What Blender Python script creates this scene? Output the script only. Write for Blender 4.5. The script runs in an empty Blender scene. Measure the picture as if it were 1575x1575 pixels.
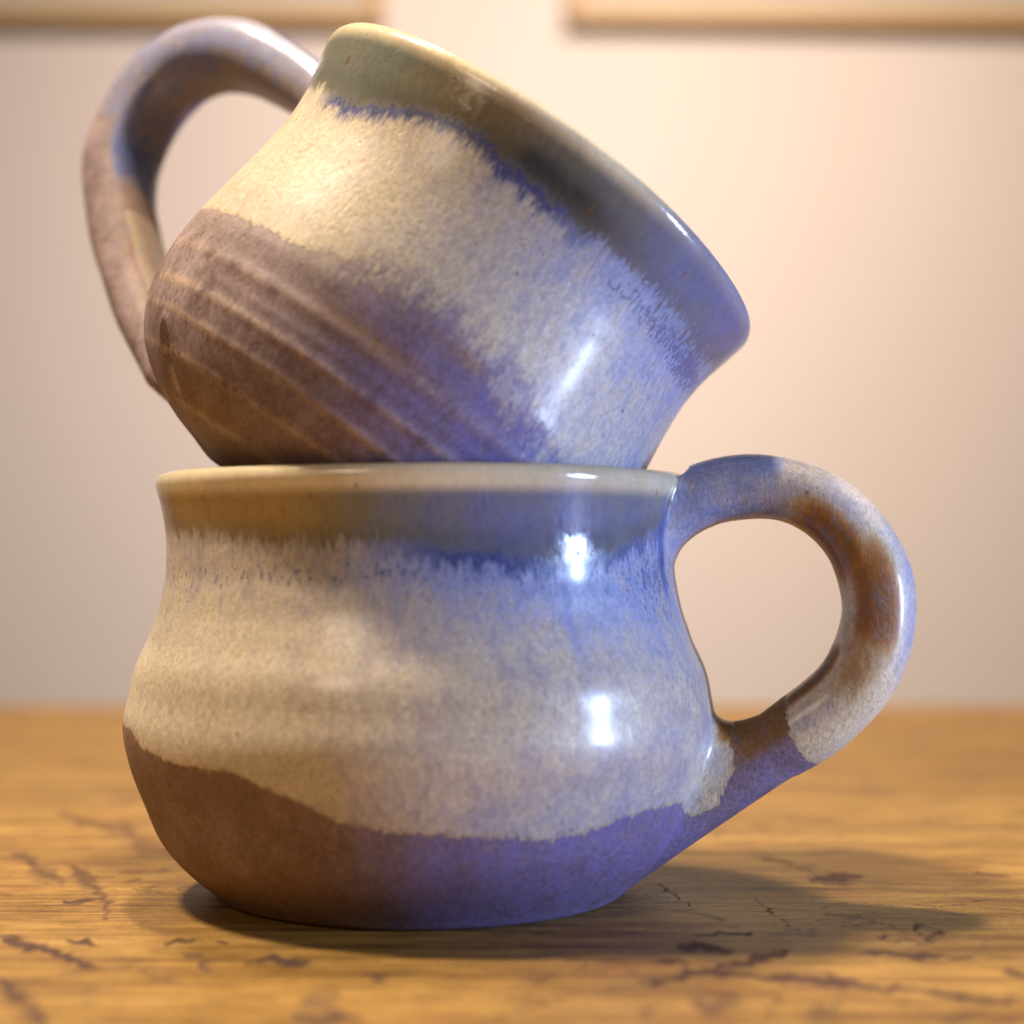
import bpy, math
import numpy as np

# ------------------------------------------------------------------ camera, world, lamps, exposure
scene = bpy.context.scene
COL = scene.collection
S = 0.34 / 2800.0                      # one drawing unit, about 0.12 mm, in metres

cam_d = bpy.data.cameras.new('camera')
cam_d.lens = 64.0; cam_d.sensor_width = 36.0
cam_d.clip_start = 0.01; cam_d.clip_end = 50.0
cam_d.dof.use_dof = True
cam_d.dof.focus_distance = 0.322
cam_d.dof.aperture_fstop = 8.0
cam = bpy.data.objects.new('camera', cam_d); COL.objects.link(cam)
cam.location = (0, -0.34, 0.063)
cam.rotation_euler = (math.radians(91.25), 0, 0)
scene.camera = cam

world = bpy.data.worlds.new('World'); scene.world = world
world.use_nodes = True
bg = world.node_tree.nodes['Background']
bg.inputs[0].default_value = (1.0, 0.90, 0.80, 1); bg.inputs[1].default_value = 0.025

def lamp(name, loc, target, power, color, size, size_y=None, spread=180):
    d = bpy.data.lights.new(name, 'AREA'); d.energy = power; d.color = color
    d.shape = 'RECTANGLE' if size_y else 'DISK'; d.size = size
    if size_y: d.size_y = size_y
    d.spread = math.radians(spread)
    o = bpy.data.objects.new(name, d); COL.objects.link(o); o.location = loc
    v = np.array(target) - np.array(loc)
    from mathutils import Vector
    o.rotation_euler = Vector(v).to_track_quat('-Z', 'Y').to_euler()
    return o

lamp('ceiling_lamp', (-0.14, 0.25, 1.32), (0, 0.02, 0.05), 2.7, (1.0, 0.82, 0.62), 0.10, None, 72)
lamp('side_lamp', (-0.55, 0.06, 1.28), (0, 0.02, 0.05), 4.3, (1.0, 0.83, 0.66), 0.12, None, 72)
lamp('cool_screen', (0.40, -0.16, 0.076), (0, 0, 0.07), 1.05, (0.48, 0.63, 1.0), 0.040, 0.110, 120)
lamp('wall_fill', (0.20, 0.00, 1.00), (0.01, 0.9, 0.15), 3.8, (1.0, 0.83, 0.72), 0.16, None, 68)  # added unseen fill: brightens the wall centre, falls off to the corners
lamp('front_fill', (-0.60, -0.95, 0.72), (0, 0, 0.08), 0.80, (1.0, 0.82, 0.66), 0.40, None, 90)  # added dim fill from the front left, lifts the mug fronts

scene.render.engine = 'CYCLES'
scene.view_settings.view_transform = 'Standard'
scene.view_settings.look = 'None'
scene.view_settings.exposure = 0.17
scene.view_settings.gamma = 1.0

# ------------------------------------------------------------------ node helper
class Nodes:
    def __init__(self, name):
        self.mat = bpy.data.materials.new(name); self.mat.use_nodes = True
        self.t = self.mat.node_tree; self.bsdf = self.t.nodes['Principled BSDF']
        self.tc = self.t.nodes.new('ShaderNodeTexCoord')
    def put(self, sock, v):
        if v is None: return
        if isinstance(v, bpy.types.NodeSocket): self.t.links.new(v, sock)
        elif isinstance(v, (tuple, list)) and sock.type == 'RGBA' and len(v) == 3: sock.default_value = (*v, 1)
        else: sock.default_value = v
    def math(self, op, a, b=None, c=None, clamp=False):
        n = self.t.nodes.new('ShaderNodeMath'); n.operation = op; n.use_clamp = clamp
        self.put(n.inputs[0], a); self.put(n.inputs[1], b); self.put(n.inputs[2], c)
        return n.outputs[0]
    def add(self, a, b): return self.math('ADD', a, b)
    def mul(self, a, b): return self.math('MULTIPLY', a, b)
    def sub(self, a, b): return self.math('SUBTRACT', a, b)
    def clamp(self, a): return self.math('ADD', a, 0.0, clamp=True)
    def step(self, v, lo, hi):
        n = self.t.nodes.new('ShaderNodeMapRange'); n.interpolation_type = 'SMOOTHSTEP'
        self.put(n.inputs[0], v); n.inputs[1].default_value = lo; n.inputs[2].default_value = hi
        return n.outputs[0]
    def mix(self, f, a, b, mode='MIX'):
        n = self.t.nodes.new('ShaderNodeMix'); n.data_type = 'RGBA'; n.blend_type = mode
        self.put(n.inputs[0], f); self.put(n.inputs[6], a); self.put(n.inputs[7], b)
        return n.outputs[2]
    def attr(self, name):
        n = self.t.nodes.new('ShaderNodeAttribute'); n.attribute_name = name; return n.outputs['Fac']
    def mapped(self, scale, loc=(0, 0, 0), src='Object'):
        n = self.t.nodes.new('ShaderNodeMapping'); n.inputs['Scale'].default_value = scale
        n.inputs['Location'].default_value = loc
        self.t.links.new(self.tc.outputs[src], n.inputs[0]); return n.outputs[0]
    def noise(self, vec, scale=1.0, detail=3.0, rough=0.55, dist=0.0):
        n = self.t.nodes.new('ShaderNodeTexNoise')
        self.put(n.inputs['Vector'], vec); n.inputs['Scale'].default_value = scale
        n.inputs['Detail'].default_value = detail; n.inputs['Roughness'].default_value = rough
        n.inputs['Distortion'].default_value = dist
        return n.outputs['Fac']
    def voronoi(self, vec, scale=1.0, rand=1.0):
        n = self.t.nodes.new('ShaderNodeTexVoronoi')
        self.put(n.inputs['Vector'], vec); n.inputs['Scale'].default_value = scale
        n.inputs['Randomness'].default_value = rand
        return n.outputs['Distance'], n.outputs['Color']
    def ramp(self, f, stops):
        n = self.t.nodes.new('ShaderNodeValToRGB'); r = n.color_ramp
        while len(r.elements) < len(stops): r.elements.new(0.5)
        for e, (p, c) in zip(r.elements, stops): e.position = p; e.color = (*c, 1)
        self.put(n.inputs[0], f); return n.outputs[0]
    def bump(self, h, strength, dist):
        n = self.t.nodes.new('ShaderNodeBump'); n.inputs['Strength'].default_value = strength
        n.inputs['Distance'].default_value = dist; self.put(n.inputs['Height'], h)
        self.t.links.new(n.outputs[0], self.bsdf.inputs['Normal'])
    def set(self, **kw):
        for k, v in kw.items(): self.put(self.bsdf.inputs[k.replace('_', ' ')], v)

# ------------------------------------------------------------------ materials
def glaze_material(name, seed):
    N = Nodes(name); L = (seed, seed * 1.7, seed * 0.6)
    streak = N.noise(N.mapped((1500, 1500, 420), L), detail=4, rough=0.62)
    fine = N.noise(N.mapped((2600, 2600, 1500), L), detail=3, rough=0.6)
    cloud = N.noise(N.mapped((150, 150, 110), L), detail=4, rough=0.55)
    mott = N.noise(N.mapped((560, 560, 300), L), detail=4, rough=0.6)
    s0 = N.sub(streak, 0.5); f0 = N.sub(fine, 0.5); c0 = N.sub(cloud, 0.5); m0 = N.sub(mott, 0.5)
    rim, bare, blue, ochre = (N.attr(a) for a in ('rim', 'bare', 'blue', 'ochre'))
    speck, tint, ridge, cool_blue, taupe = (N.attr(a) for a in ('speck', 'tint', 'ridge', 'cool_blue', 'taupe'))
    soft = N.attr('soft')
    # body glaze: oatmeal -> lavender -> cobalt
    b = N.add(blue, N.add(N.mul(c0, 0.70), N.add(N.mul(m0, 0.55), N.add(N.mul(f0, 0.55), N.mul(s0, 0.30)))))
    glaze = N.ramp(b, [(0.0, (0.54, 0.455, 0.315)), (0.20, (0.49, 0.42, 0.335)), (0.42, (0.36, 0.33, 0.34)),
                       (0.70, (0.20, 0.24, 0.42)), (0.97, (0.050, 0.080, 0.27))])
    d = N.clamp(N.mul(taupe, N.add(0.6, N.add(N.mul(c0, 1.5), N.mul(m0, 2.0)))))
    glaze = N.mix(d, glaze, (0.27, 0.20, 0.14))  # taupe mix, dulls and darkens the glaze
    o = N.add(ochre, N.add(N.mul(c0, 0.45), N.add(N.mul(m0, 0.5), N.mul(f0, 0.5))))
    oc = N.ramp(o, [(0.3, (0.42, 0.32, 0.18)), (0.64, (0.30, 0.125, 0.030)), (1.05 - 0.07, (0.075, 0.042, 0.026))])
    glaze = N.mix(N.step(N.add(ochre, N.add(N.mul(m0, 0.6), N.mul(f0, 0.6))), 0.08, 0.45), glaze, oc)
    mm = N.clamp(N.add(N.mul(m0, 2.1), N.add(N.mul(c0, 1.5), N.add(N.mul(f0, 0.9), 0.04))))
    glaze = N.mix(N.mul(mm, 0.74), glaze, N.mix(N.clamp(N.mul(blue, 2.2)), (0.33, 0.235, 0.13), (0.21, 0.19, 0.23)))
    # dark blue specks where the rim glaze breaks
    dots = N.sub(N.noise(N.mapped((1250, 1250, 900), L), detail=3, rough=0.6), 0.5)
    sp = N.mul(N.step(N.add(N.add(N.mul(s0, 0.45), N.mul(dots, 0.85)), N.mul(N.sub(speck, 1.0), 0.16)), 0.02, 0.13), N.math('MINIMUM', speck, 1.0))
    glaze = N.mix(N.mul(sp, 0.75), glaze, (0.055, 0.065, 0.16))
    # pale grains
    # rim band: glossy celadon, ochre where thin
    rimc = N.mix(N.clamp(N.add(tint, N.mul(c0, 0.5))), (0.150, 0.152, 0.120), (0.36, 0.24, 0.09))
    rimc = N.mix(N.clamp(N.mul(N.add(N.sub(blue, 0.45), N.mul(c0, 0.8)), 2.0)), rimc, (0.10, 0.115, 0.25))
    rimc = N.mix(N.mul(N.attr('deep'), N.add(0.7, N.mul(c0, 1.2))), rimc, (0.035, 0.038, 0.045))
    rimc = N.mix(N.clamp(N.add(N.mul(s0, 1.6), N.mul(c0, 1.0))), rimc, (0.060, 0.062, 0.050))
    rimc = N.mix(N.mul(N.sub(1.0, N.step(N.add(rim, N.mul(s0, 6.0)), -0.5, 4.5)), 0.55), rimc, (0.085, 0.080, 0.055))
    lip = N.attr('lip')
    rimc = N.mix(N.mul(lip, 0.95), rimc, (0.66, 0.55, 0.36))
    vd, vc = N.voronoi(N.mapped((330, 330, 95), L))
    vk = N.t.nodes.new('ShaderNodeSeparateColor'); N.put(vk.inputs[0], vc)
    mark = N.mul(N.sub(1.0, N.step(N.add(vd, N.mul(f0, 0.25)), 0.07, 0.17)), N.step(vk.outputs[0], 0.70, 0.74))
    rimc = N.mix(N.mul(mark, 0.85), rimc, (0.13, 0.065, 0.02))
    drip = N.sub(N.noise(N.mapped((260, 260, 36), L), detail=3, rough=0.55), 0.5)
    rs = N.add(rim, N.add(N.mul(s0, N.add(4.2, N.mul(soft, 8.0))), N.add(N.mul(m0, 2.0), N.mul(drip, 4.0))))
    rm = N.add(N.mul(N.step(rs, -1.2, 1.2), N.sub(1.0, soft)), N.mul(N.step(N.add(rs, N.mul(c0, 4.0)), -3.2, 3.2), soft))
    # deep blue pooled just under the rim band
    pool = N.sub(1.0, N.step(N.math('ABSOLUTE', N.add(rim, N.add(0.9, N.add(N.mul(s0, 7.0), N.add(N.mul(drip, 5.0), N.mul(m0, 2.5)))))), 0.0, 3.0))
    glaze = N.mix(N.mul(pool, N.attr('pool')), glaze, (0.030, 0.045, 0.16))
    # bare body: mauve clay with iron mottling and throwing ridges
    clay = N.mix(N.clamp(N.add(0.5, N.add(N.mul(m0, 1.1), N.add(N.mul(dots, 0.8), N.mul(c0, 2.2))))), (0.155, 0.100, 0.086), (0.25, 0.182, 0.170))
    clay = N.mix(N.clamp(N.add(cool_blue, N.mul(N.add(c0, m0), N.mul(cool_blue, 1.5)))), clay, (0.070, 0.070, 0.28))  # blue cast of the cool light, painted into the clay
    clay = N.mix(N.clamp(N.mul(ochre, N.add(0.9, N.mul(m0, 2.5)))), clay, (0.17, 0.085, 0.028))
    clay = N.mix(N.clamp(N.mul(ridge, N.add(0.62, N.add(N.mul(m0, 2.0), N.mul(c0, 2.6))))), clay, (0.42, 0.29, 0.18))
    bs = N.add(bare, N.add(N.mul(s0, 2.6), N.add(N.mul(m0, 1.8), N.mul(c0, 1.0))))
    bm = N.step(bs, -0.12, 0.12)
    bsoft = N.step(N.add(bare, N.add(N.mul(s0, 9.0), N.add(N.mul(m0, 14.0), N.mul(c0, 10)))), -5.5, 6.0)
    bm = N.add(N.mul(bm, N.sub(1.0, soft)), N.mul(bsoft, soft))
    edge = N.mul(N.sub(1.0, N.step(N.math('ABSOLUTE', N.add(bs, 0.35)), 0.05, 0.5)), N.sub(1.0, soft))
    col = N.mix(N.mul(edge, 0.45), glaze, (0.34, 0.25, 0.11))
    col = N.mix(rm, col, rimc)
    col = N.mix(bm, col, clay)
    # grain of the fired surface
    g = N.add(N.sub(1.08, N.mul(N.sub(1.0, N.clamp(N.add(rm, bm))), 0.05)), N.add(N.mul(N.add(N.mul(f0, 1.3), N.mul(dots, 0.9)), N.sub(1.0, N.mul(rm, 0.75))), N.add(N.mul(m0, 0.30), N.mul(c0, 0.35))))
    gn = N.t.nodes.new('ShaderNodeCombineColor')
    for k in range(3): N.put(gn.inputs[k], g)
    col = N.mix(1.0, col, gn.outputs[0], 'MULTIPLY')
    # iron specks everywhere
    v2, c2 = N.voronoi(N.mapped((260, 260, 260), L))
    k2 = N.t.nodes.new('ShaderNodeSeparateColor'); N.put(k2.inputs[0], c2)
    iron = N.mul(N.sub(1.0, N.step(v2, 0.05, 0.12)), N.step(k2.outputs[0], 0.86, 0.88))
    col = N.mix(N.mul(iron, 0.65), col, (0.055, 0.03, 0.02))
    rough = N.add(0.42, N.add(N.mul(m0, 0.45), N.mul(bm, 0.16)))
    rough = N.sub(rough, N.mul(rm, 0.29))
    rough = N.sub(rough, N.mul(N.mul(N.attr('pool'), 0.12), N.sub(1.0, rm)))
    N.set(Base_Color=col, Roughness=N.add(rough, N.mul(N.sub(1.0, rm), 0.07)), IOR=1.50)
    N.put(N.bsdf.inputs['Specular IOR Level'], N.add(0.30, N.mul(rm, 0.20)))
    N.put(N.bsdf.inputs['Coat Weight'], N.mul(N.mul(N.sub(1.0, bm), N.sub(1.0, rm)), N.add(0.42, N.mul(c0, 0.8)))); N.put(N.bsdf.inputs['Coat Roughness'], N.add(0.19, N.mul(c0, 0.25)))
    pv, pc = N.voronoi(N.mapped((420, 420, 420), L))
    pk = N.t.nodes.new('ShaderNodeSeparateColor'); N.put(pk.inputs[0], pc)
    pit = N.mul(N.sub(1.0, N.step(pv, 0.06, 0.20)), N.step(pk.outputs[0], 0.74, 0.78))
    h = N.add(N.add(N.mul(streak, N.sub(1.0, N.clamp(N.add(N.mul(rm, 0.85), N.mul(bm, 0.8))))), N.mul(N.mul(fine, 0.6), N.sub(1.0, N.mul(rm, 0.85)))), N.add(N.mul(mott, 0.7), N.add(N.mul(bm, -1.3), N.add(N.mul(rm, 0.5), N.mul(pit, -0.7)))))
    N.bump(h, 0.34, 0.00028)
    return N.mat

def wood_material():
    N = Nodes('old_pine')
    wob = N.noise(N.mapped((5, 9, 5)), detail=2)
    m = N.mapped((7, 130, 20)); g1 = N.noise(m, detail=5, rough=0.6, dist=0.4)
    g2 = N.noise(N.mapped((22, 760, 60)), detail=4, rough=0.65)
    g3 = N.noise(N.mapped((11, 34, 10)), detail=3)
    cl = N.noise(N.mapped((26, 60, 20)), detail=4, rough=0.6)
    g4 = N.noise(N.mapped((90, 260, 60), (2, 5, 0)), detail=4, rough=0.65)
    g5 = N.noise(N.mapped((13, 340, 40), (1, 7, 0)), detail=3, rough=0.6)
    f = N.add(N.mul(g1, 0.42), N.add(N.mul(g2, 0.20), N.add(N.mul(g5, 0.42), N.add(N.mul(g3, 0.22), N.mul(N.sub(g4, 0.5), 0.40)))))
    base = N.ramp(f, [(0.48, (0.080, 0.036, 0.007)), (0.57, (0.170, 0.086, 0.016)), (0.66, (0.260, 0.144, 0.030)), (0.80, (0.35, 0.210, 0.055))])
    base = N.mix(N.mul(N.step(cl, 0.54, 0.70), 0.6), base, (0.20, 0.085, 0.020))
    gl = N.noise(N.mapped((9, 300, 30), (6, 3, 0)), detail=3, rough=0.5)
    base = N.mix(N.mul(N.step(gl, 0.55, 0.66), 0.55), base, (0.15, 0.062, 0.014))
    pw = N.noise(N.mapped((17, 26, 20), (2, 9, 0)), detail=5, rough=0.65)
    base = N.mix(N.mul(N.step(pw, 0.58, 0.68), 0.55), base, (0.13, 0.055, 0.016))
    po = N.noise(N.mapped((900, 420, 300)), detail=3, rough=0.7)
    pg = N.add(1.0, N.mul(N.sub(po, 0.5), 0.9)); pn = N.t.nodes.new('ShaderNodeCombineColor')
    for k in range(3): N.put(pn.inputs[k], pg)
    base = N.mix(1.0, base, pn.outputs[0], 'MULTIPLY')
    # frayed cracks wandering over the grain
    cn = N.noise(N.mapped((20, 34, 20), (4, 8, 0)), detail=6, rough=0.6, dist=0.5)
    cm = N.noise(N.mapped((14, 20, 20), (8, 2, 0)), detail=3)
    fr = N.mul(N.sub(1.0, N.step(N.math('ABSOLUTE', N.sub(cn, 0.5)), 0.001, 0.010)), N.step(cm, 0.46, 0.56))
    base = N.mix(N.mul(fr, 0.85), base, (0.05, 0.021, 0.010))
    # dark hairline checks along the grain, breaking up at random
    hl = N.noise(N.mapped((38, 900, 60), (3, 1, 0)), detail=2, rough=0.5)
    hm = N.noise(N.mapped((30, 45, 20), (9, 4, 0)), detail=2)
    hair = N.mul(N.step(hl, 0.62, 0.69), N.step(hm, 0.47, 0.60))
    base = N.mix(N.mul(hair, 0.75), base, (0.10, 0.04, 0.012))
    br = N.noise(N.mapped((110, 420, 100)), detail=4, rough=0.7)
    ck = N.attr('crack')
    halo = N.step(N.add(ck, N.mul(N.sub(pw, 0.5), 1.1)), 0.06, 0.5)
    base = N.mix(N.mul(halo, 0.55), base, (0.12, 0.052, 0.017))
    ckm = N.clamp(N.mul(ck, N.step(N.add(ck, N.mul(N.sub(br, 0.5), 2.4)), 0.30, 0.62)))
    ckm = N.clamp(N.mul(ckm, 1.35))
    base = N.mix(N.mul(ckm, 0.92), base, (0.045, 0.020, 0.011))
    rough = N.add(0.42, N.add(N.mul(g2, 0.18), N.mul(ckm, 0.3)))
    N.set(Base_Color=base, Roughness=rough, IOR=1.36)
    N.bump(N.add(N.mul(g2, 0.5), N.add(N.mul(g1, 0.6), N.mul(ckm, -1.6))), 0.35, 0.0004)
    return N.mat

def wall_material():
    N = Nodes('wall_paint')
    a = N.noise(N.mapped((3, 3, 3)), detail=3); b = N.noise(N.mapped((420, 420, 420)), detail=3)
    N.set(Base_Color=N.mix(a, (0.585, 0.52, 0.465), (0.615, 0.55, 0.495)), Roughness=0.85)
    N.bump(b, 0.15, 0.0006); return N.mat

def frame_wood():
    N = Nodes('honey_frame_wood')
    g = N.noise(N.mapped((30, 200, 200)), detail=4)
    N.set(Base_Color=N.mix(g, (0.38, 0.23, 0.09), (0.50, 0.33, 0.15)), Roughness=0.4); return N.mat

def plain(name, c, rough, c2=None, sc=40):
    N = Nodes(name)
    N.set(Base_Color=N.mix(N.noise(N.mapped((sc, sc, sc)), detail=4), c, c2 or tuple(x * 0.85 for x in c)), Roughness=rough)
    return N.mat

# ------------------------------------------------------------------ mesh helpers
def mesh_obj(name, verts, faces, mat, parent=None, attrs=None, smooth=True):
    verts = np.asarray(verts, dtype=np.float32)
    me = bpy.data.meshes.new(name)
    if isinstance(faces, np.ndarray):
        nf, k = faces.shape
        me.vertices.add(len(verts)); me.vertices.foreach_set('co', verts.ravel())
        me.loops.add(nf * k); me.loops.foreach_set('vertex_index', faces.astype(np.int32).ravel())
        me.polygons.add(nf); me.polygons.foreach_set('loop_start', np.arange(0, nf * k, k, dtype=np.int32))
        me.polygons.foreach_set('loop_total', np.full(nf, k, dtype=np.int32))
        me.update(calc_edges=True)
    else:
        me.from_pydata([tuple(v) for v in verts], [], faces)
    me.validate(); me.update()
    me.polygons.foreach_set('use_smooth', np.full(len(me.polygons), smooth))
    for k, v in (attrs or {}).items():
        a = me.attributes.new(k, 'FLOAT', 'POINT'); a.data.foreach_set('value', np.asarray(v, dtype=np.float32).ravel())
    me.materials.append(mat)
    o = bpy.data.objects.new(name, me); COL.objects.link(o)
    if parent: o.parent = parent
    return o

def grid_faces(nu, nv, wrap_u):
    """nv rows of nu vertices; quads between rows"""
    i = np.arange(nu if wrap_u else nu - 1); j = np.arange(nv - 1)
    I, J = np.meshgrid(i, j); I2 = (I + 1) % nu
    return np.stack([J * nu + I, J * nu + I2, (J + 1) * nu + I2, (J + 1) * nu + I], -1).reshape(-1, 4)

def empty(name, loc, label, cat, group=None, rot=None):
    o = bpy.data.objects.new(name, None); COL.objects.link(o); o.empty_display_size = 0.02
    o.location = loc
    if rot is not None: o.rotation_euler = rot
    o['label'] = label; o['category'] = cat
    if group: o['group'] = group
    return o

def box_part(name, lo, hi, mat, parent=None, bevel=0.0):
    import bmesh
    bm = bmesh.new(); bmesh.ops.create_cube(bm, size=1.0)
    lo = np.array(lo); hi = np.array(hi)
    for v in bm.verts: v.co = tuple((lo + hi) / 2 + np.array(v.co) * (hi - lo))
    if bevel: bmesh.ops.bevel(bm, geom=bm.edges[:], offset=bevel, segments=3, profile=0.5, affect='EDGES')
    me = bpy.data.meshes.new(name); bm.to_mesh(me); bm.free(); me.materials.append(mat)
    o = bpy.data.objects.new(name, me); COL.objects.link(o)
    if parent: o.parent = parent
    return o

def catmull(pts, n):
    p = np.array(pts, float); d = np.r_[0, np.cumsum(np.linalg.norm(np.diff(p, axis=0), axis=1) ** 0.5)]
    t = np.linspace(0, d[-1], n * 6)
    m = np.zeros_like(p)
    for i in range(1, len(p) - 1):
        h0, h1 = d[i] - d[i - 1], d[i + 1] - d[i]
        m[i] = ((p[i] - p[i - 1]) / h0 * h1 + (p[i + 1] - p[i]) / h1 * h0) / (h0 + h1)
    m[0] = (p[1] - p[0]) / (d[1] - d[0]); m[-1] = (p[-1] - p[-2]) / (d[-1] - d[-2])
    k = np.clip(np.searchsorted(d, t, side='right') - 1, 0, len(p) - 2); h = (d[k + 1] - d[k])
    u = ((t - d[k]) / h)[:, None]; h = h[:, None]
    q = (2*u**3-3*u**2+1)*p[k] + (u**3-2*u**2+u)*h*m[k] + (-2*u**3+3*u**2)*p[k+1] + (u**3-u**2)*h*m[k+1]
    s = np.r_[0, np.cumsum(np.linalg.norm(np.diff(q, axis=0), axis=1))]
    g = np.linspace(0, s[-1], n)
    return np.stack([np.interp(g, s, q[:, i]) for i in range(p.shape[1])], 1)

def sstep(x, a, b):
    t = np.clip((np.asarray(x, float) - a) / (b - a), 0, 1); return t * t * (3 - 2 * t)

def field(th, z, pts, sth=13.0, sz=42.0, base=0.12):
    """smooth map over the pot wall from sample points (degrees round the pot, height, value)"""
    num = np.zeros_like(th); den = np.full_like(th, 1e-4)
    for a, h, v in pts:
        da = (th - a + 180) % 360 - 180
        w = np.exp(-0.5 * ((da / sth) ** 2 + ((z - h) / sz) ** 2))
        num += w * v; den += w
    den2 = den + 0.02
    return (num + base * 0.02) / den2

def wrapinterp(th, pts):
    a = np.array([p[0] for p in pts]); v = np.array([p[1] for p in pts])
    return np.interp(th, np.r_[a[-1] - 360, a, a[0] + 360], np.r_[v[-1], v, v[0]])

# ------------------------------------------------------------------ setting: wall, floor
wall_m = wall_material()
wall = mesh_obj('wall', [(-2.5, 0.9, -0.75), (2.5, 0.9, -0.75), (2.5, 0.9, 2.0), (-2.5, 0.9, 2.0)], [(0, 1, 2, 3)], wall_m, smooth=False)
wall['kind'] = 'structure'
floor = mesh_obj('floor', [(-2.5, -2.5, -0.75), (2.5, -2.5, -0.75), (2.5, 0.9, -0.75), (-2.5, 0.9, -0.75)], [(0, 1, 2, 3)],
                 plain('floor_paint', (0.30, 0.22, 0.15), 0.6), smooth=False)
floor['kind'] = 'structure'

# ------------------------------------------------------------------ wooden table: one worn slab
CRACKS = [([(-83.1, -43.2), (-80.4, -44.2), (-76.5, -48.1), (-72.5, -53.2), (-68.7, -56.0), (-65.6, -60.9), (-62.9, -63.5)], 0.41, 0.9), ([(-83.6, -41.2), (-80.7, -40.2), (-76.0, -47.1)], 0.32, 0.7), ([(-72.0, -44.2), (-69.3, -45.7), (-66.1, -48.1)], 0.26, 0.8), ([(-75.6, -69.8), (-70.3, -81.1), (-67.1, -86.7), (-62.3, -95.7)], 0.41, 0.7), ([(-103.7, 41.4), (-93.9, 23.5), (-85.5, 7.1)], 0.78, 0.6), ([(-88.7, 28.0), (-82.1, 11.3), (-76.8, -0.1), (-72.7, -12.0), (-69.7, -25.4)], 0.61, 0.6), ([(-80.4, -9.6), (-73.9, -9.0)], 0.3, 0.7), ([(-109.3, 103.2), (-98.6, 83.2), (-90.2, 79.2), (-81.3, 57.6), (-67.6, 35.8)], 1.17, 0.5), ([(-56.2, -46.6), (-51.3, -43.2)], 0.21, 0.7), ([(-47.2, -46.6), (-45.3, -45.7)], 0.21, 0.8), ([(-52.0, -55.1), (-48.1, -55.1)], 0.2, 0.7), ([(-48.2, -59.1), (-44.7, -66.0)], 0.2, 0.8), ([(-40.2, -59.1), (-37.2, -56.0), (-33.8, -58.2), (-30.7, -59.1)], 0.5, 0.8), ([(-53.9, -68.1), (-48.4, -74.6)], 0.19, 0.5), ([(-29.0, -82.6), (-27.0, -83.4), (-24.9, -82.6)], 1.19, 0.45), ([(-29.7, -91.9), (-25.3, -92.6), (-20.5, -94.7)], 0.49, 0.7), ([(-22.0, -67.7), (-19.8, -71.0), (-17.9, -71.0)], 0.29, 0.7), ([(-73.6, 6.5), (-71.3, 11.3)], 0.31, 0.5), ([(20.1, -74.6), (24.6, -69.4), (29.1, -64.8), (35.0, -66.9), (41.6, -70.2), (46.3, -72.2), (52.8, -76.5), (60.1, -76.9), (64.9, -81.5), (71.8, -83.4)], 0.33, 0.85), ([(29.2, -63.5), (35.0, -59.1), (43.4, -51.8)], 0.35, 0.85), ([(54.5, -52.8), (62.8, -53.7), (71.2, -56.4)], 0.26, 0.85), ([(26.1, -49.0), (30.8, -48.5), (34.9, -50.4)], 0.47, 0.75), ([(22.4, -59.1), (27.4, -61.3)], 0.35, 0.8), ([(44.1, -6.5), (45.4, -22.6), (47.5, -39.2)], 0.23, 0.6), ([(22.2, -73.8), (22.8, -78.5)], 0.24, 0.6), ([(25.5, -86.3), (27.2, -87.0), (31.9, -81.9)], 0.82, 0.6), ([(29.6, -38.7), (40.1, -36.6)], 0.22, 0.7), ([(55.5, -22.6), (62.0, -28.1)], 0.17, 0.6), ([(66.6, -36.6), (67.6, -42.2), (71.3, -38.2), (69.5, -30.8), (66.6, -36.6)], 0.22, 0.7), ([(57.4, 10.6), (67.6, 16.2)], 0.76, 0.7), ([(49.9, 37.3), (55.7, 29.5), (59.8, 17.6)], 0.53, 0.5), ([(27.7, 6.5), (31.9, -15.0)], 0.3, 0.7), ([(73.9, -66.9), (76.2, -67.7)], 0.39, 0.9), ([(91.1, 17.6), (96.7, 16.2)], 0.45, 0.6), ([(59.7, -40.2), (61.6, -39.7)], 0.21, 0.8), ([(16.9, -56.9), (18.8, -71.8), (26.4, -67.7)], 0.2, 0.45), ([(1.2, -68.9), (7.9, -71.4)], 0.29, 0.5), ([(46.6, -29.8), (55.7, -34.0), (67.0, -27.0)], 0.22, 0.35), ([(-13.8, -75.8), (-6.3, -78.5), (1.2, -75.4)], 0.24, 0.3), ([(-66.4, -32.4), (-58.4, -28.7)], 0.22, 0.3)]
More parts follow.
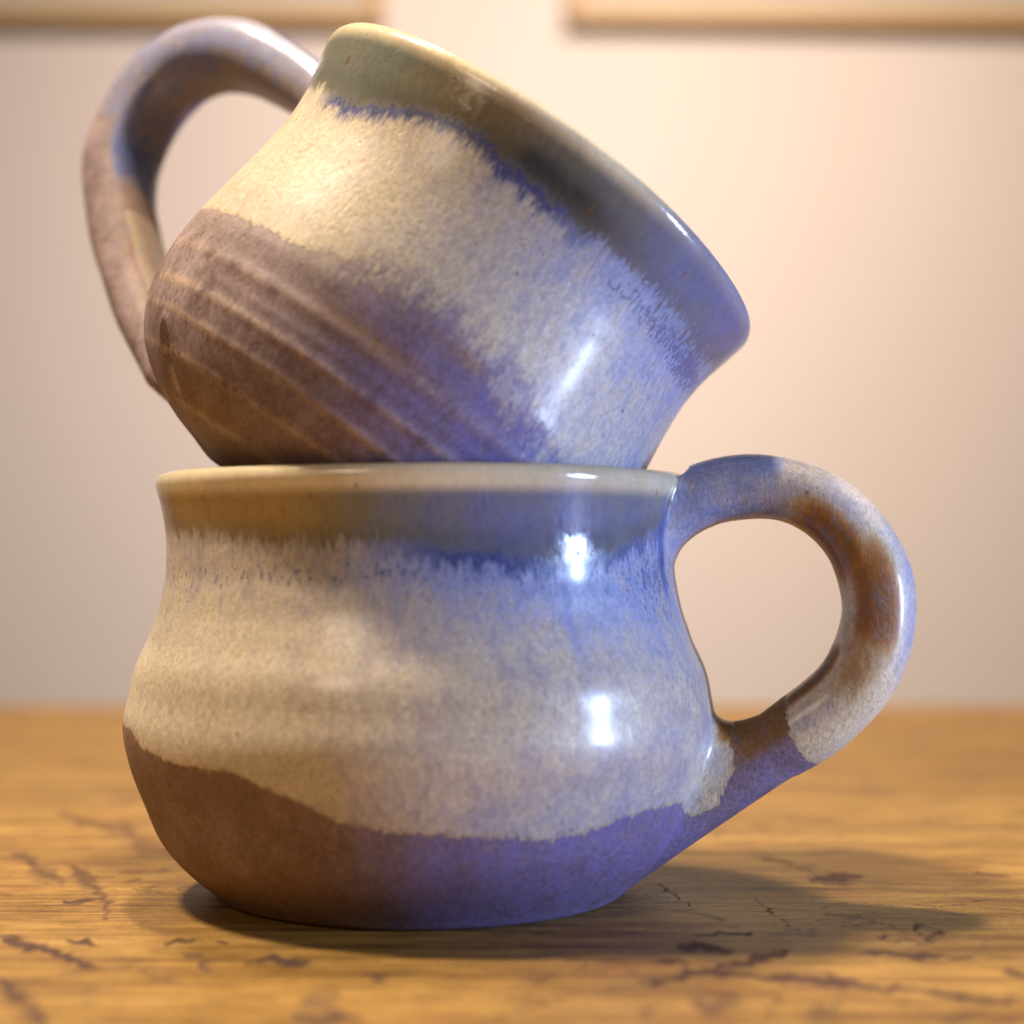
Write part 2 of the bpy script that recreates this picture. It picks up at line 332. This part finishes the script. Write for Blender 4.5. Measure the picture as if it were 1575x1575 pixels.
def build_table():
    xs = np.r_[np.linspace(-0.8, -0.115, 26)[:-1], np.linspace(-0.115, 0.115, 580), np.linspace(0.115, 0.8, 26)[1:]]
    ys = np.r_[np.linspace(-0.62, -0.102, 14)[:-1], np.linspace(-0.102, 0.112, 270), np.linspace(0.112, 0.408, 40)[1:]]
    X, Y = np.meshgrid(xs, ys); x = X.ravel(); y = Y.ravel()
    rng = np.random.default_rng(4)
    crack = np.zeros_like(x)
    jx = 0.35 * np.sin(y * 620 + 3 * np.sin(x * 300)) + 0.25 * np.sin(y * 1430 + x * 500); jy = 1.0 * np.sin(x * 330 + 1.3 + 2 * np.sin(x * 71)) + 0.9 * np.sin(x * 905 + y * 200) + 0.6 * np.sin(x * 2110 + 1.5 * np.sin(y * 300))
    px = x * 1000 + jx; py = (y * 1000 + jy) / 5.0
    for pts, w, a in CRACKS:
        p = np.array(pts); p[:, 1] /= 5.0
        lo = p.min(0) - 4 * w - 1; hi = p.max(0) + 4 * w + 1
        sel = np.where((px > lo[0]) & (px < hi[0]) & (py > lo[1]) & (py < hi[1]))[0]
        if not len(sel): continue
        q = np.stack([px[sel], py[sel]], 1); best = np.full(len(sel), 9e9)
        for i in range(len(p) - 1):
            d = p[i + 1] - p[i]; L = max(d @ d, 1e-9)
            t = np.clip(((q - p[i]) @ d) / L, 0, 1); ww = 0.9 + 0.35 * np.sin(2.5 * t + i * 2.3 + p[i, 0])
            g = (i + t) / max(1, len(p) - 1); ww = ww * (0.35 + 0.9 * np.sqrt(np.clip(np.sin(np.pi * np.clip(g, 0.02, 0.98)), 0, 1))); best = np.minimum(best, np.linalg.norm(q - p[i] - t[:, None] * d, axis=1) / (1.1 * w * ww))
        crack[sel] = np.maximum(crack[sel], a * np.exp(-0.5 * best ** 2))
    z = np.zeros_like(x)
    nx, ny = len(xs), len(ys)
    V = np.stack([x, y, z], 1); F = grid_faces(nx, ny, False)
    # rounded edge and sides all the way round
    loop = np.r_[np.arange(nx), (np.arange(1, ny) * nx + nx - 1), ((ny - 1) * nx + np.arange(nx - 2, -1, -1)), (np.arange(ny - 2, 0, -1) * nx)]
    base = V[loop]; cen = np.array([0, -0.1, 0])
    out = np.zeros_like(base)
    out[:, 0] = np.where(base[:, 0] >= 0.7999, 1, np.where(base[:, 0] <= -0.7999, -1, 0))
    out[:, 1] = np.where(base[:, 1] >= 0.4079, 1, np.where(base[:, 1] <= -0.6199, -1, 0))
    rings = [loop]; n0 = len(V); ext = []
    prof = [(0.0025, -0.0004), (0.005, -0.0017), (0.0066, -0.004), (0.007, -0.007), (0.007, -0.034)]
    for dx, dz in prof:
        r = base + out * dx; r[:, 2] = dz; ext.append(r); rings.append(n0 + np.arange(len(loop))); n0 += len(loop)
    V = np.vstack([V] + ext)
    m = len(loop); i = np.arange(m); k = (i + 1) % m
    F = np.vstack([F] + [np.stack([a[i], b[i], b[k], a[k]], 1) for a, b in zip(rings[:-1], rings[1:])])
    c = np.r_[crack, np.zeros(m * len(prof))]
    o = mesh_obj('wooden_table', V, F, wood_material(), attrs={'crack': c})
    o['label'] = 'honey brown worn wooden tabletop with dark cracks, under the two stacked mugs'; o['category'] = 'table'
    return o
build_table()

# ------------------------------------------------------------------ framed pictures on the wall, lower edges in view
fw = frame_wood(); mat_card = plain('mount_card', (0.46, 0.42, 0.34), 0.8); print_m = plain('faded_print', (0.34, 0.33, 0.28), 0.7, (0.45, 0.40, 0.30), 9)
def picture(x0, x1, zb, h, bar, label, tilt=0.0):
    cx = (x0 + x1) / 2
    e = empty('picture_frame', (cx, 0.898, zb), label, 'picture frame', 'picture frames on the wall', (0, tilt, 0))
    w = (x1 - x0) / 2
    box_part('frame_bar', (-w, -0.011, 0), (w, 0, bar), fw, e, 0.002)
    box_part('frame_bar', (-w, -0.011, h - bar), (w, 0, h), fw, e, 0.002)
    box_part('frame_bar', (-w, -0.0105, bar + 0.0002), (-w + bar, 0, h - bar - 0.0002), fw, e, 0.002)
    box_part('frame_bar', (w - bar, -0.0105, bar + 0.0002), (w, 0, h - bar - 0.0002), fw, e, 0.002)
    box_part('mount', (-w + bar - 0.002, -0.006, bar - 0.002), (w - bar + 0.002, -0.002, h - bar + 0.002), mat_card, e)
    box_part('print', (-w + bar + 0.05, -0.0072, bar + 0.05), (w - bar - 0.05, -0.0062, h - bar - 0.05), print_m, e)
picture(-0.56, -0.087, 0.4225, 0.36, 0.0115, 'light wooden picture frame on the wall behind the raised mug handle, left of the other', 0.004)
picture(0.037, 0.60, 0.4195, 0.40, 0.0135, 'light wooden picture frame on the wall above the tilted mug rim, right of the other', 0.012)

# ------------------------------------------------------------------ mugs
NTH = 720
def make_mug(name, outer, inner, wobble, paint, handle, mat, loc, rot, label):
    """outer / inner: wall profiles as (radius, height) in drawing units; paint: glaze zones; handle: strap description"""
    e = empty(name, loc, label, 'mug', 'glazed pottery mugs stacked on the table', rot)
    po = catmull(outer, 330); pi_ = catmull(inner, 110)[1:]
    no = len(po); prof = np.vstack([po, pi_]); isout = np.r_[np.ones(no), np.zeros(len(pi_))]
    order = np.argsort(po[:, 1], kind='stable'); zz = po[order, 1]; rr = po[order, 0]
    hi = po[:, 1].argmax()
    up_z = po[:hi + 1, 1]; up_r = po[:hi + 1, 0]
    keep = np.r_[True, np.diff(np.maximum.accumulate(up_z)) > 1e-6]; up_z = up_z[keep]; up_r = up_r[keep]
    def R(thdeg, z):                                   # outer radius with throwing wobble
        return np.interp(z, up_z, up_r) + wobble(thdeg, z)
    th = np.linspace(0, 360, NTH, endpoint=False) - 180.0          # 0 faces the camera, + to the right
    T, J = np.meshgrid(th, np.arange(len(prof)))
    r0 = prof[J, 0]; z = prof[J, 1]
    fade = sstep(r0, 30, 200)
    r = r0 + wobble(T, z) * fade
    top = z.max()
    z2 = z + 1.3 * np.sin(np.radians(T * 2 + 40)) * sstep(z, top - 120, top) + 0.7 * np.sin(np.radians(T * 5)) * sstep(z, top - 60, top)
    a = np.radians(T)
    V = np.stack([r * np.sin(a), -r * np.cos(a), z2], -1).reshape(-1, 3)
    F = grid_faces(NTH, len(prof), True)
    at = paint(T.ravel(), z.ravel(), np.repeat(isout, NTH), r0.ravel())
    n = len(V)
    # close the centre of the foot and of the floor
    cap0 = np.arange(NTH)[None, ::-1]; 
    V = np.vstack([V, [[0, 0, prof[0, 1]]], [[0, 0, prof[-1, 1]]]])
    i = np.arange(NTH); k = (i + 1) % NTH; last = (len(prof) - 1) * NTH
    tri = np.vstack([np.stack([k, i, np.full(NTH, n)], 1), np.stack([last + i, last + k, np.full(NTH, n + 1)], 1)])
    quads = np.vstack([F, np.c_[tri, tri[:, 2:]][:0]])
    at = {kk: np.r_[v, v[:1], v[-1:]] for kk, v in at.items()}
    fl = quads.tolist() if False else quads
    o = mesh_obj('body', V * S, fl, mat, e, at)
    import bmesh
    bm = bmesh.new(); bm.from_mesh(o.data)
    be = [x for x in bm.edges if x.is_boundary]
    bmesh.ops.contextual_create(bm, geom=[x for x in be if x.verts[0].index < NTH])
    bmesh.ops.contextual_create(bm, geom=[x for x in be if x.verts[0].index >= NTH])
    bmesh.ops.delete(bm, geom=[v for v in bm.verts if not v.link_faces], context='VERTS')
    bm.to_mesh(o.data); bm.free()
    o.data.polygons.foreach_set('use_smooth', np.ones(len(o.data.polygons), bool))
    # ---- handle: a pulled strap swept along a curve, its roots smeared onto the wall
    h = handle; phi = math.radians(h['phi'])
    er = np.array([math.cos(phi), math.sin(phi), 0.0]); bi = np.array([-math.sin(phi), math.cos(phi), 0.0])
    NS = 150; NA = 72
    c = catmull(h['path'], NS)                        # rho, z
    tan = np.gradient(c, axis=0); tan /= np.linalg.norm(tan, axis=1)[:, None]
    nor = np.stack([-tan[:, 1], tan[:, 0]], 1)         # outward side of the loop
    if (nor[NS // 2] @ (c[NS // 2] - c.mean(0))) < 0: nor = -nor
    s = np.linspace(0, 1, NS)
    tk = np.interp(s, *zip(*h['thick'])); wd = np.interp(s, *zip(*h['width']))
    al = np.linspace(0, 2 * np.pi, NA, endpoint=False)
    ca = np.sign(np.cos(al)) * np.abs(np.cos(al)) ** (2 / h.get('sq', 2.3)); sa = np.sign(np.sin(al)) * np.abs(np.sin(al)) ** (2 / h.get('sq', 2.3))
    rng = np.random.default_rng(7)
    def ring(i):
        wv = 1 + 0.018 * np.sin(s[i] * 19 + al * 2) + 0.012 * np.sin(s[i] * 43 + 1.0)
        rel = c[i] + nor[i] * (tk[i] * ca * wv)[:, None]
        groove = h.get('groove', 0) * np.exp(-(np.abs(np.sin(al)) / 0.35) ** 2) * (ca > 0)
        rel = rel - nor[i] * groove[:, None]
        return rel[:, :1] * er + rel[:, 1:] * np.array([0, 0, 1.0]) - bi * (wd[i] * sa * wv)[:, None]
    def angz(P): return np.degrees(np.arctan2(P[:, 0], -P[:, 1])), P[:, 2]
    def onwall(P, off=0.0):
        t_, z_ = angz(P); zc = np.clip(z_, 4, top - 6); rad = R(t_, zc) + off
        q = np.radians(t_); return np.stack([rad * np.sin(q), -rad * np.cos(q), zc], 1)
    rho = np.array([np.hypot(*(c[i, 0] * er[:2])) for i in range(NS)])
    gap = c[:, 0] - np.interp(np.clip(c[:, 1], 0, top), up_z, up_r)
    mid = int(np.argmax(gap))
    i0 = int(np.where(gap[:mid] < h['stand'][0])[0].max()) + 1 if (gap[:mid] < h['stand'][0]).any() else 0
    i1 = mid + int(np.where(gap[mid:] < h['stand'][1])[0].min()) - 1 if (gap[mid:] < h['stand'][1]).any() else NS - 1
    body_rings = [ring(i) for i in range(i0, i1 + 1)]
    def fillet(P, tdir, grow, under):
        td = tdir[0] * er + tdir[1] * np.array([0, 0, 1.0])
        C = P.copy(); live = np.ones(len(C), bool)
        for _ in range(260):
            t_, z_ = angz(C)
            live &= (np.hypot(C[:, 0], C[:, 1]) > R(t_, np.clip(z_, 4, top - 6))) & (z_ + td[2] > 45) & (z_ + td[2] < top - 8)
            C[live] += td
        C = onwall(C)
        cc = C.mean(0); dv = C - cc; dv /= np.linalg.norm(dv, axis=1)[:, None]
        g = np.array([grow(x) for x in al])
        E = onwall(C + dv * g[:, None], -1.2)
        kk = under * (np.clip(np.cos(al), 0, 1) ** 0.7 + 0.45 * np.clip(-np.cos(al), 0, 1))
        out = []
        for u in np.linspace(0, 1, 15)[1:]:
            Cu = C + ((P + E) / 2 - C) * kk[:, None]
            out.append((1 - u) ** 2 * P + 2 * u * (1 - u) * Cu + u * u * E)
        return out
    fA = fillet(body_rings[0], -tan[i0], h['grow0'], 0.0); fB = fillet(body_rings[-1], tan[i1], h['grow1'], 0.85)
    rings = fA[::-1] + body_rings + fB
    sv = np.r_[np.zeros(len(fA)), np.linspace(0, 1, len(body_rings)), np.ones(len(fB))]
    P = np.vstack(rings); SV = np.repeat(sv, NA); AL = np.tile(al, len(rings))
    FL = np.repeat(np.r_[np.linspace(1, 0.05, len(fA)), np.zeros(len(body_rings)), np.linspace(0.05, 1, len(fB))], NA)
    t_, z_ = angz(P); rho_ = P @ er
    ha = h['paint'](SV, AL, rho_, z_, t_)
    ba = paint(t_, z_, np.ones_like(t_), np.full_like(t_, 300.0))
    blend = np.where(SV < 0.5, sstep(FL, 0.25, 0.95), sstep(FL, 0.35, 1.0))
    at = {k: ha[k] * (1 - blend) + ba[k] * blend for k in ba}
    mesh_obj('handle', P * S, grid_faces(NA, len(rings), True), mat, e, at)
    return e

LOW = [(20, 9), (230, 9), (262, 5), (274, 0), (296, 0), (308, 5), (320, 15), (345, 36), (372, 62), (398, 97), (418, 144), (438, 196), (448, 240), (449, 272),
       (442, 310), (430, 350), (414, 390), (400, 430), (391, 470), (388, 510), (390, 550), (397, 588), (403, 610), (405, 622), (402, 631), (395, 636)]
LOWIN = [(395, 636), (386, 634), (379, 627), (374, 612), (368, 580), (362, 530), (364, 480), (386, 405), (412, 320), (420, 260), (404, 180), (360, 100), (280, 55), (180, 42), (20, 40)]
UP = [(20, 8), (120, 8), (145, 4), (156, 0), (170, 0), (181, 3), (205, 11), (248, 24), (294, 45), (334, 72), (362, 102), (386, 145), (396, 185), (400, 237),
      (398, 290), (392, 340), (385, 390), (379, 440), (376, 490), (380, 540), (389, 580), (396, 612), (398, 626), (394, 636), (386, 640)]
UPIN = [(386, 640), (378, 638), (371, 630), (366, 610), (356, 560), (350, 490), (354, 420), (370, 330), (373, 250), (362, 170), (310, 85), (230, 50), (130, 42), (20, 40)]

def low_wobble(t, z):
    a = np.radians(t)
    return (1.6 * np.sin(z / 17.0 + 0.4 * np.sin(a)) * np.exp(-((z - 330) / 75.0) ** 2) + 0.35 * np.sin(z / 9.0 + 1.0) * np.exp(-((z - 460) / 90.0) ** 2)
            + 2.0 * np.sin(2 * a + 0.6) * sstep(z, 20, 120) + 0.8 * np.sin(5 * a + z / 120.0)) * sstep(z, 8, 60)
RIDGES = [(131, 2.4, 7), (178, 2.6, 8), (238, 2.6, 11), (85, 2.2, 6), (39, 1.4, 6), (205, 0.5, 6), (290, 1.0, 14)]
def up_wobble(t, z):
    a = np.radians(t); w = 1.6 * np.sin(2 * a + 1.0) * sstep(z, 30, 150) + 0.7 * np.sin(5 * a + z / 110.0)
    for h0, am, wd in RIDGES:
        zc = h0 + 5 * np.sin(np.radians(t * 0.9 + h0)) + 0.12 * t * (h0 > 150)
        w = w + am * (0.25 + 0.75 * sstep(t, -60, -25)) * np.exp(-((z - zc) / wd) ** 2)
    # gouge beside the foot of the handle
    tc = -51.0; dz = (z - 76.0) / 30.0; dt = (t - tc - 0.05 * (76 - z)) / 2.3
    q = dz ** 2 + dt ** 2
    w = w - 30 * np.exp(-q * 1.6) - 14 * np.exp(-((z - 94) / 9.0) ** 2 - ((t - tc + 0.6) / 1.3) ** 2) + 4.5 * np.exp(-((np.sqrt(q) - 1.5) / 0.32) ** 2) * (q < 9)
    return w * sstep(z, 6, 30)

LOWRIM = [(-180, 545), (-90, 556), (-65, 548), (-52, 545), (-31.5, 536), (-19, 532), (-8, 533), (-1, 530), (9, 521), (22, 511), (33, 506), (41, 517), (54, 535), (62, 553), (69, 580), (80, 596), (100, 596), (115, 560)]
LOWBARE = [(-180, 235), (-90, 268), (-65, 263), (-59, 243), (-52, 234), (-44, 227), (-35, 227), (-30, 224), (-26, 209), (-20, 195), (-16, 181), (-12, 166), (-3, 156), (9, 148), (18, 141), (28, 135), (35, 142), (42, 153), (51, 161), (63, 160), (66, 150), (72, 128), (90, 126), (110, 150), (140, 200)]
def low_paint(t, z, isout, r):
    inside = isout < 0.5
    rim = (z - wrapinterp(t, LOWRIM)) * S * 1000; bare = (wrapinterp(t, LOWBARE) - z) * S * 1000
    blue = field(t, z, [(-60, 500, .22), (-60, 430, .10), (-60, 330, .02), (-35, 500, .22), (-35, 430, .06), (-30, 350, 0.0), (-30, 260, .0), (-12, 500, .34), (-12, 430, .18), (-12, 350, .06), (-10, 250, .08),
                        (3, 505, .72), (3, 440, .32), (3, 360, .14), (3, 260, .12), (3, 180, .22), (18, 490, .98), (18, 450, .62), (18, 420, .34), (18, 370, .20), (18, 280, .18), (18, 190, .34), (18, 160, .40),
                        (33, 485, 1.0), (33, 450, .74), (33, 415, .44), (33, 380, .26), (33, 290, .24), (33, 200, .42), (48, 500, .85), (48, 450, .76), (48, 400, .50), (48, 340, .26), (48, 250, .34), (50, 180, .40),
                        (62, 520, .62), (62, 460, .58), (62, 400, .52), (62, 330, .34), (64, 240, .42), (66, 170, .34), (80, 560, .60), (80, 450, .55), (80, 300, .4), (80, 180, .34), (140, 450, .4), (140, 300, .2), (-120, 450, .2), (-120, 300, .1)])
    blue = blue + 0.16 * np.exp(-((t - 32.5) / 1.0) ** 2) * sstep(z, 330, 400)
    blue = blue + 0.45 * np.exp(-((t - 65.5 - 0.02 * (560 - z)) / 1.8) ** 2) * sstep(z, 430, 490) * (1 - sstep(z, 575, 600))
    blue = np.where(inside, 0.2, blue)
    taupe = 0.42 * np.exp(-((z - 318) / 30.0) ** 2) * sstep(t, -75, -50) * (1 - 0.5 * sstep(t, 20, 50)) + 0.30 * np.exp(-((z - 215) / 22.0) ** 2) * sstep(t, -10, 20) + 0.28 * np.exp(-((z - 290) / 55.0) ** 2) * sstep(t, 5, 30)
    speck = 0.95 * np.exp(-((z - 490) / 32.0) ** 2) + 0.55 * np.exp(-((z - 440) / 30.0) ** 2) + 0.5 * np.exp(-((t - 62) / 10.0) ** 2) * sstep(z, 250, 420)
    pool = sstep(t, -14, 12) * (1 - sstep(t, 44, 62) * 0.5) * 0.9 + 0.08
    tint = 1 - sstep(t, -30, -2); tint = np.where(inside, 0.6, tint)
    lip = sstep(z, 592, 612) * isout * (1 - 0.45 * sstep(t, 0, 40))
    cool = 0.50 * sstep(t, -22, 12)  # cool-lit side of the clay painted blue, up to the light's terminator
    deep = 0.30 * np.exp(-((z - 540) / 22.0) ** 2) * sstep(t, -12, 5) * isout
    return dict(rim=np.where(inside, 5.0, rim), bare=np.where(inside, -5.0, bare), blue=blue, ochre=np.where(bare > 0, (0.62 + 0.35 * (1 - sstep(z, 20, 130))) * (1 - sstep(t, -25, 0)), 0.0) * isout,  # warm-lit left of the clay painted ochre, stronger toward the foot
                speck=speck * isout, tint=tint, ridge=np.zeros_like(t), cool_blue=cool, taupe=taupe * isout, pool=pool * isout, deep=deep, lip=np.maximum(lip, inside * 0.6),
                soft=0.12 + 0.35 * np.exp(-((t + 35) / 30.0) ** 2) * sstep(z, 400, 450))

UPRIM = [(-180, 540), (-70, 535), (-56, 530), (-45, 514), (-36, 528), (-28, 545), (-19, 558), (-11, 566), (-6, 552), (1, 548), (14, 540), (19, 540), (37, 545), (57, 537), (74, 545), (110, 540)]
UPBARE = [(-180, 300), (-70, 290), (-54, 291), (-43, 294), (-34, 295), (-27, 299), (-18, 316), (-14, 336), (-8, 346), (-2, 346), (7, 338), (19, 316), (28, 298), (38, 272), (48, 240), (58, 150), (70, 60), (85, 60), (110, 200)]
def up_paint(t, z, isout, r):
    inside = isout < 0.5
    rim = (z - wrapinterp(t, UPRIM)) * S * 1000; bare = (wrapinterp(t, UPBARE) - z) * S * 1000
    blue = field(t, z, [(-60, 480, .05), (-60, 380, .0), (-40, 480, .04), (-40, 380, .0), (-20, 500, .08), (-20, 400, .04), (-5, 510, .14), (-5, 430, .12), (-5, 370, .16), (8, 500, .40), (8, 430, .26), (8, 370, .24),
                        (22, 520, .66), (22, 470, .48), (22, 410, .34), (22, 350, .30), (36, 520, .70), (36, 470, .48), (36, 410, .36), (36, 340, .30), (36, 290, .36), (52, 530, .74), (52, 480, .56), (52, 400, .52), (52, 320, .46), (52, 240, .44),
                        (68, 530, .70), (68, 480, .52), (68, 400, .46), (68, 300, .44), (90, 500, .5), (90, 350, .4), (-110, 450, .1), (150, 450, .3), (30, 580, .90), (45, 590, .95), (60, 590, .95), (75, 590, .9), (5, 590, .3), (-25, 590, .1), (15, 585, .55)])
    blue = np.where(inside, 0.3, blue)
    speck = np.exp(-((z - 512) / 30.0) ** 2) * (0.35 + 1.15 * sstep(t, 15, 40)) + 0.5 * np.exp(-((t - 66) / 10.0) ** 2) * sstep(z, 300, 420)
    pool = sstep(t, -62, -48) * 0.95 - 0.95 * sstep(t, 8, 26)
    cool = field(t, z, [(-50, 200, 0), (-30, 240, 0), (-30, 120, 0), (-15, 270, .1), (-15, 150, .05), (0, 290, .15), (0, 210, .35), (0, 110, .12), (0, 50, .0), (12, 300, .35), (12, 260, .75), (12, 210, .7), (12, 160, .45), (12, 100, .3), (24, 260, 1.0), (24, 200, .8), (24, 140, .6), (36, 240, 1.0), (36, 180, .9), (50, 200, .9), (70, 120, .6)], base=0.0)  # right-hand clay: thinned glaze and cool light, painted together as blue
    ridge = np.zeros_like(t)
    for h0, am, wd in RIDGES[:5]:
        zc = h0 + 5 * np.sin(np.radians(t * 0.9 + h0)) + 0.12 * t * (h0 > 150)
        ridge = np.maximum(ridge, np.exp(-((z - zc) / (wd * 0.85)) ** 2) * (0.62 if h0 != 238 else 0.30))
    gq = ((z - 76) / 30.0) ** 2 + ((t + 51 - 0.05 * (76 - z)) / 2.3) ** 2
    ridge = np.maximum(ridge, 2.4 * np.exp(-((t + 51.4 + 0.6 * np.sin(z / 9.0)) / 0.7) ** 2) * np.exp(-((z - 68) / 20.0) ** 2))
    gouge = np.exp(-gq * 1.2)
    ochre = 0.85 * np.exp(-((z - 246) / 15.0) ** 2) * np.exp(-((t + 3) / 16.0) ** 2) + 0.8 * (1 - sstep(z, 20, 130)) * (1 - sstep(t, 5, 30)) * sstep(t, -62, -40) + 0.5 * np.exp(-((z - 300) / 12.0) ** 2) * np.exp(-((t - 12) / 10.0) ** 2)
    ochre = np.where(bare > -0.5, ochre, 0.0) * (1 - gouge) + 0.9 * np.exp(-((z - 97) / 8.0) ** 2 - ((t + 51.5) / 1.5) ** 2)
    deep = 1.7 * np.exp(-((z - 562) / 30.0) ** 2) * np.exp(-((t - 9) / 15.0) ** 2) + 0.4 * np.exp(-((z - 545) / 16.0) ** 2) * np.exp(-((t + 38) / 16.0) ** 2)
    lip = sstep(z, 604, 628) * isout * (1 - 0.8 * sstep(t, 10, 40))
    tint = 0.45 * np.exp(-((t + 12) / 16.0) ** 2); tint = np.where(inside, 0.4, tint)
    soft = sstep(t, -30, -8) * (1 - sstep(z, 420, 470)) * 0.95 + 0.75 * sstep(t, 28, 44) * sstep(z, 430, 480) + 0.15
    return dict(rim=np.where(inside, 5.0, rim), bare=np.where(inside, -5.0, bare), blue=blue, ochre=ochre * isout, speck=speck * isout, tint=tint, ridge=ridge * isout,
                cool_blue=0.75 * cool * isout, taupe=0.3 * np.exp(-((z - 330) / 30.0) ** 2) * (1 - sstep(t, -30, -15)) * isout, pool=np.clip(pool, 0, 1) * isout, deep=deep * isout, lip=np.maximum(lip, inside * 0.5), soft=soft)

def ring01(x, a, b, w): return sstep(x, a - w, a + w) * (1 - sstep(x, b - w, b + w))
def low_handle_paint(s, al, rho, z, t):
    v = np.cos(al); f = np.sin(al) > -0.2                      # v: +1 outer edge, -1 inner edge
    rim = np.full_like(s, -4.0)
    g = np.interp(z, [90, 120, 128, 150, 200, 250, 300], [380, 400, 410, 455, 481, 478, 474])
    h2 = np.interp(z, [150, 200, 215, 240, 275, 320], [690, 625, 585, 568, 556, 552])
    bare = np.minimum(rho - g, h2 - rho) * S * 1000
    bare = np.where((z > 330) | (s < 0.6), -6.0, bare)
    blue = 0.66 - 0.34 * sstep(s, 0.17, 0.20) * sstep(v, -0.2, 0.3) + 0.16 * sstep(s, 0.40, 0.52) * sstep(v, 0.5, 0.9) - 0.1 * sstep(s, 0.05, 0.15) * (v < 0.2)
    blue = blue - 0.30 * sstep(s, 0.62, 0.80) - 0.35 * sstep(s, 0.3, 0.5) * (1 - sstep(v, -0.75, -0.5))
    oc = 0.80 * ring01(s, 0.24, 0.50, 0.07) * ring01(v, -1.2, 0.08, 0.30)
    oc = np.maximum(oc, 0.74 * ring01(s, 0.42, 0.68, 0.07) * ring01(v, -0.62, 0.58, 0.24))
    oc = np.maximum(oc, 0.40 * ring01(s, 0.60, 0.80, 0.06) * ring01(v, -0.80, 0.35, 0.30))
    oc = np.maximum(oc, 0.95 * ring01(s, 0.70, 1.10, 0.04) * (1 - sstep(v, -0.85, -0.55)))
    ocb = 1.35 * ring01(v, -1.2, -0.15, 0.25) * sstep(s, 0.8, 0.9)
    oc = np.where(bare > 0, np.maximum(oc, ocb), oc)
    speck = 0.5 * (1 - sstep(s, 0.15, 0.3))
    pool = np.zeros_like(s)
    return dict(rim=rim, bare=bare, blue=blue, ochre=np.clip(oc, 0, 1.2), speck=speck, tint=0 * s, ridge=0 * s, cool_blue=0.35 + 0 * s, taupe=0 * s, pool=pool, deep=0 * s, lip=0 * s, soft=0.1 + 0 * s)

def up_handle_paint(s, al, rho, z, t):
    v = np.cos(al)
    bare = (s - (0.50 + 0.16 * (1 - sstep(v, -0.6, -0.2)) + 0.02 * np.sin(al * 3))) * 60
    bare = np.where(v < -0.3, np.where(ring01(s, 0.70, 0.90, 0.02) * (np.abs(np.sin(al)) < 0.75) > 0.5, -1.5, bare), bare)
    blue = 0.84 + 0.10 * (1 - sstep(v, -0.1, 0.3)) * ring01(s, 0.24, 0.60, 0.06) - 0.2 * ring01(s, 0.42, 0.6, 0.04) * sstep(v, 0, 0.4)  # inner face bluer: a cool reflection painted into the glaze
    dk = ring01(s, -0.1, 0.30, 0.06) * (1 - sstep(v, -0.4, 0.1))
    oc = 0.35 * ring01(s, 0.66, 0.95, 0.04) * (v < -0.3)
    z0 = 0 * s
    return dict(rim=z0 - 4, bare=bare, blue=blue, ochre=oc * 1.0, speck=0.3 + z0, tint=z0, ridge=z0, cool_blue=z0, taupe=np.maximum(1.2 * dk, 0.72 * (1 - sstep(s, 0.5, 0.6))), pool=z0, deep=z0, lip=z0, soft=0.2 + z0)  # taupe mix darkens the glazed half, most on the inner root

low_handle = dict(phi=-11, path=[(370, 560), (402, 588), (440, 606), (490, 615), (540, 613), (588, 598), (632, 568), (668, 520), (688, 455), (682, 390), (655, 330), (610, 282), (555, 242), (500, 208), (450, 178), (400, 146)],
    thick=[(0, 50), (0.1, 48), (0.3, 48), (0.55, 56), (0.75, 54), (0.9, 50), (1, 55)], width=[(0, 80), (0.15, 62), (0.4, 62), (0.7, 64), (1, 70)],
    stand=(26, 92), grow0=lambda a: 16 + 34 * max(0.0, -math.cos(a)) ** 2, grow1=lambda a: 28 + 50 * max(0.0, math.cos(a)) ** 1.5 + 26 * max(0.0, -math.cos(a)), paint=low_handle_paint, sq=2.25)
up_handle = dict(phi=145, path=[(360, 545), (400, 580), (470, 608), (560, 626), (655, 634), (742, 632), (818, 608), (872, 562), (893, 495), (882, 422), (852, 352), (796, 294), (722, 240), (636, 190), (550, 145), (474, 112), (390, 80)],
    thick=[(0, 46), (0.12, 46), (0.25, 56), (0.40, 60), (0.55, 58), (0.8, 48), (1, 46)], width=[(0, 76), (0.2, 66), (0.5, 70), (0.8, 70), (1, 72)], groove=8,
    stand=(30, 45), grow0=lambda a: 22 + 48 * max(0.0, -math.cos(a)), grow1=lambda a: 40 + 85 * max(0.0, math.cos(a)), paint=up_handle_paint, sq=2.8)

MX = (649 - 787.5) * S
from mathutils import Matrix, Vector
make_mug('pottery_mug', LOW, LOWIN, low_wobble, low_paint, low_handle, glaze_material('stoneware_glaze', 3.1), (MX, 0, 0), None,
         'upright mug standing on the wooden table, cream and blue glaze, handle at the right')
Zt = Vector((math.sin(math.radians(35.5)), 0.07, math.cos(math.radians(35.5)))).normalized()
Xt = Vector((math.cos(math.radians(35.5)), 0, -math.sin(math.radians(35.5)))); Xt = (Xt - Zt * Xt.dot(Zt)).normalized()
Yt = Zt.cross(Xt)
rot = Matrix((Xt, Yt, Zt)).transposed()
rim_c = Vector((0.00560, 0.00319, 0.13148))
make_mug('pottery_mug', UP, UPIN, up_wobble, up_paint, up_handle, glaze_material('stoneware_glaze_second', 8.4), rim_c - Zt * 640 * S, rot.to_euler(),
         'tilted mug balanced in the opening of the upright mug, handle raised at the upper left')
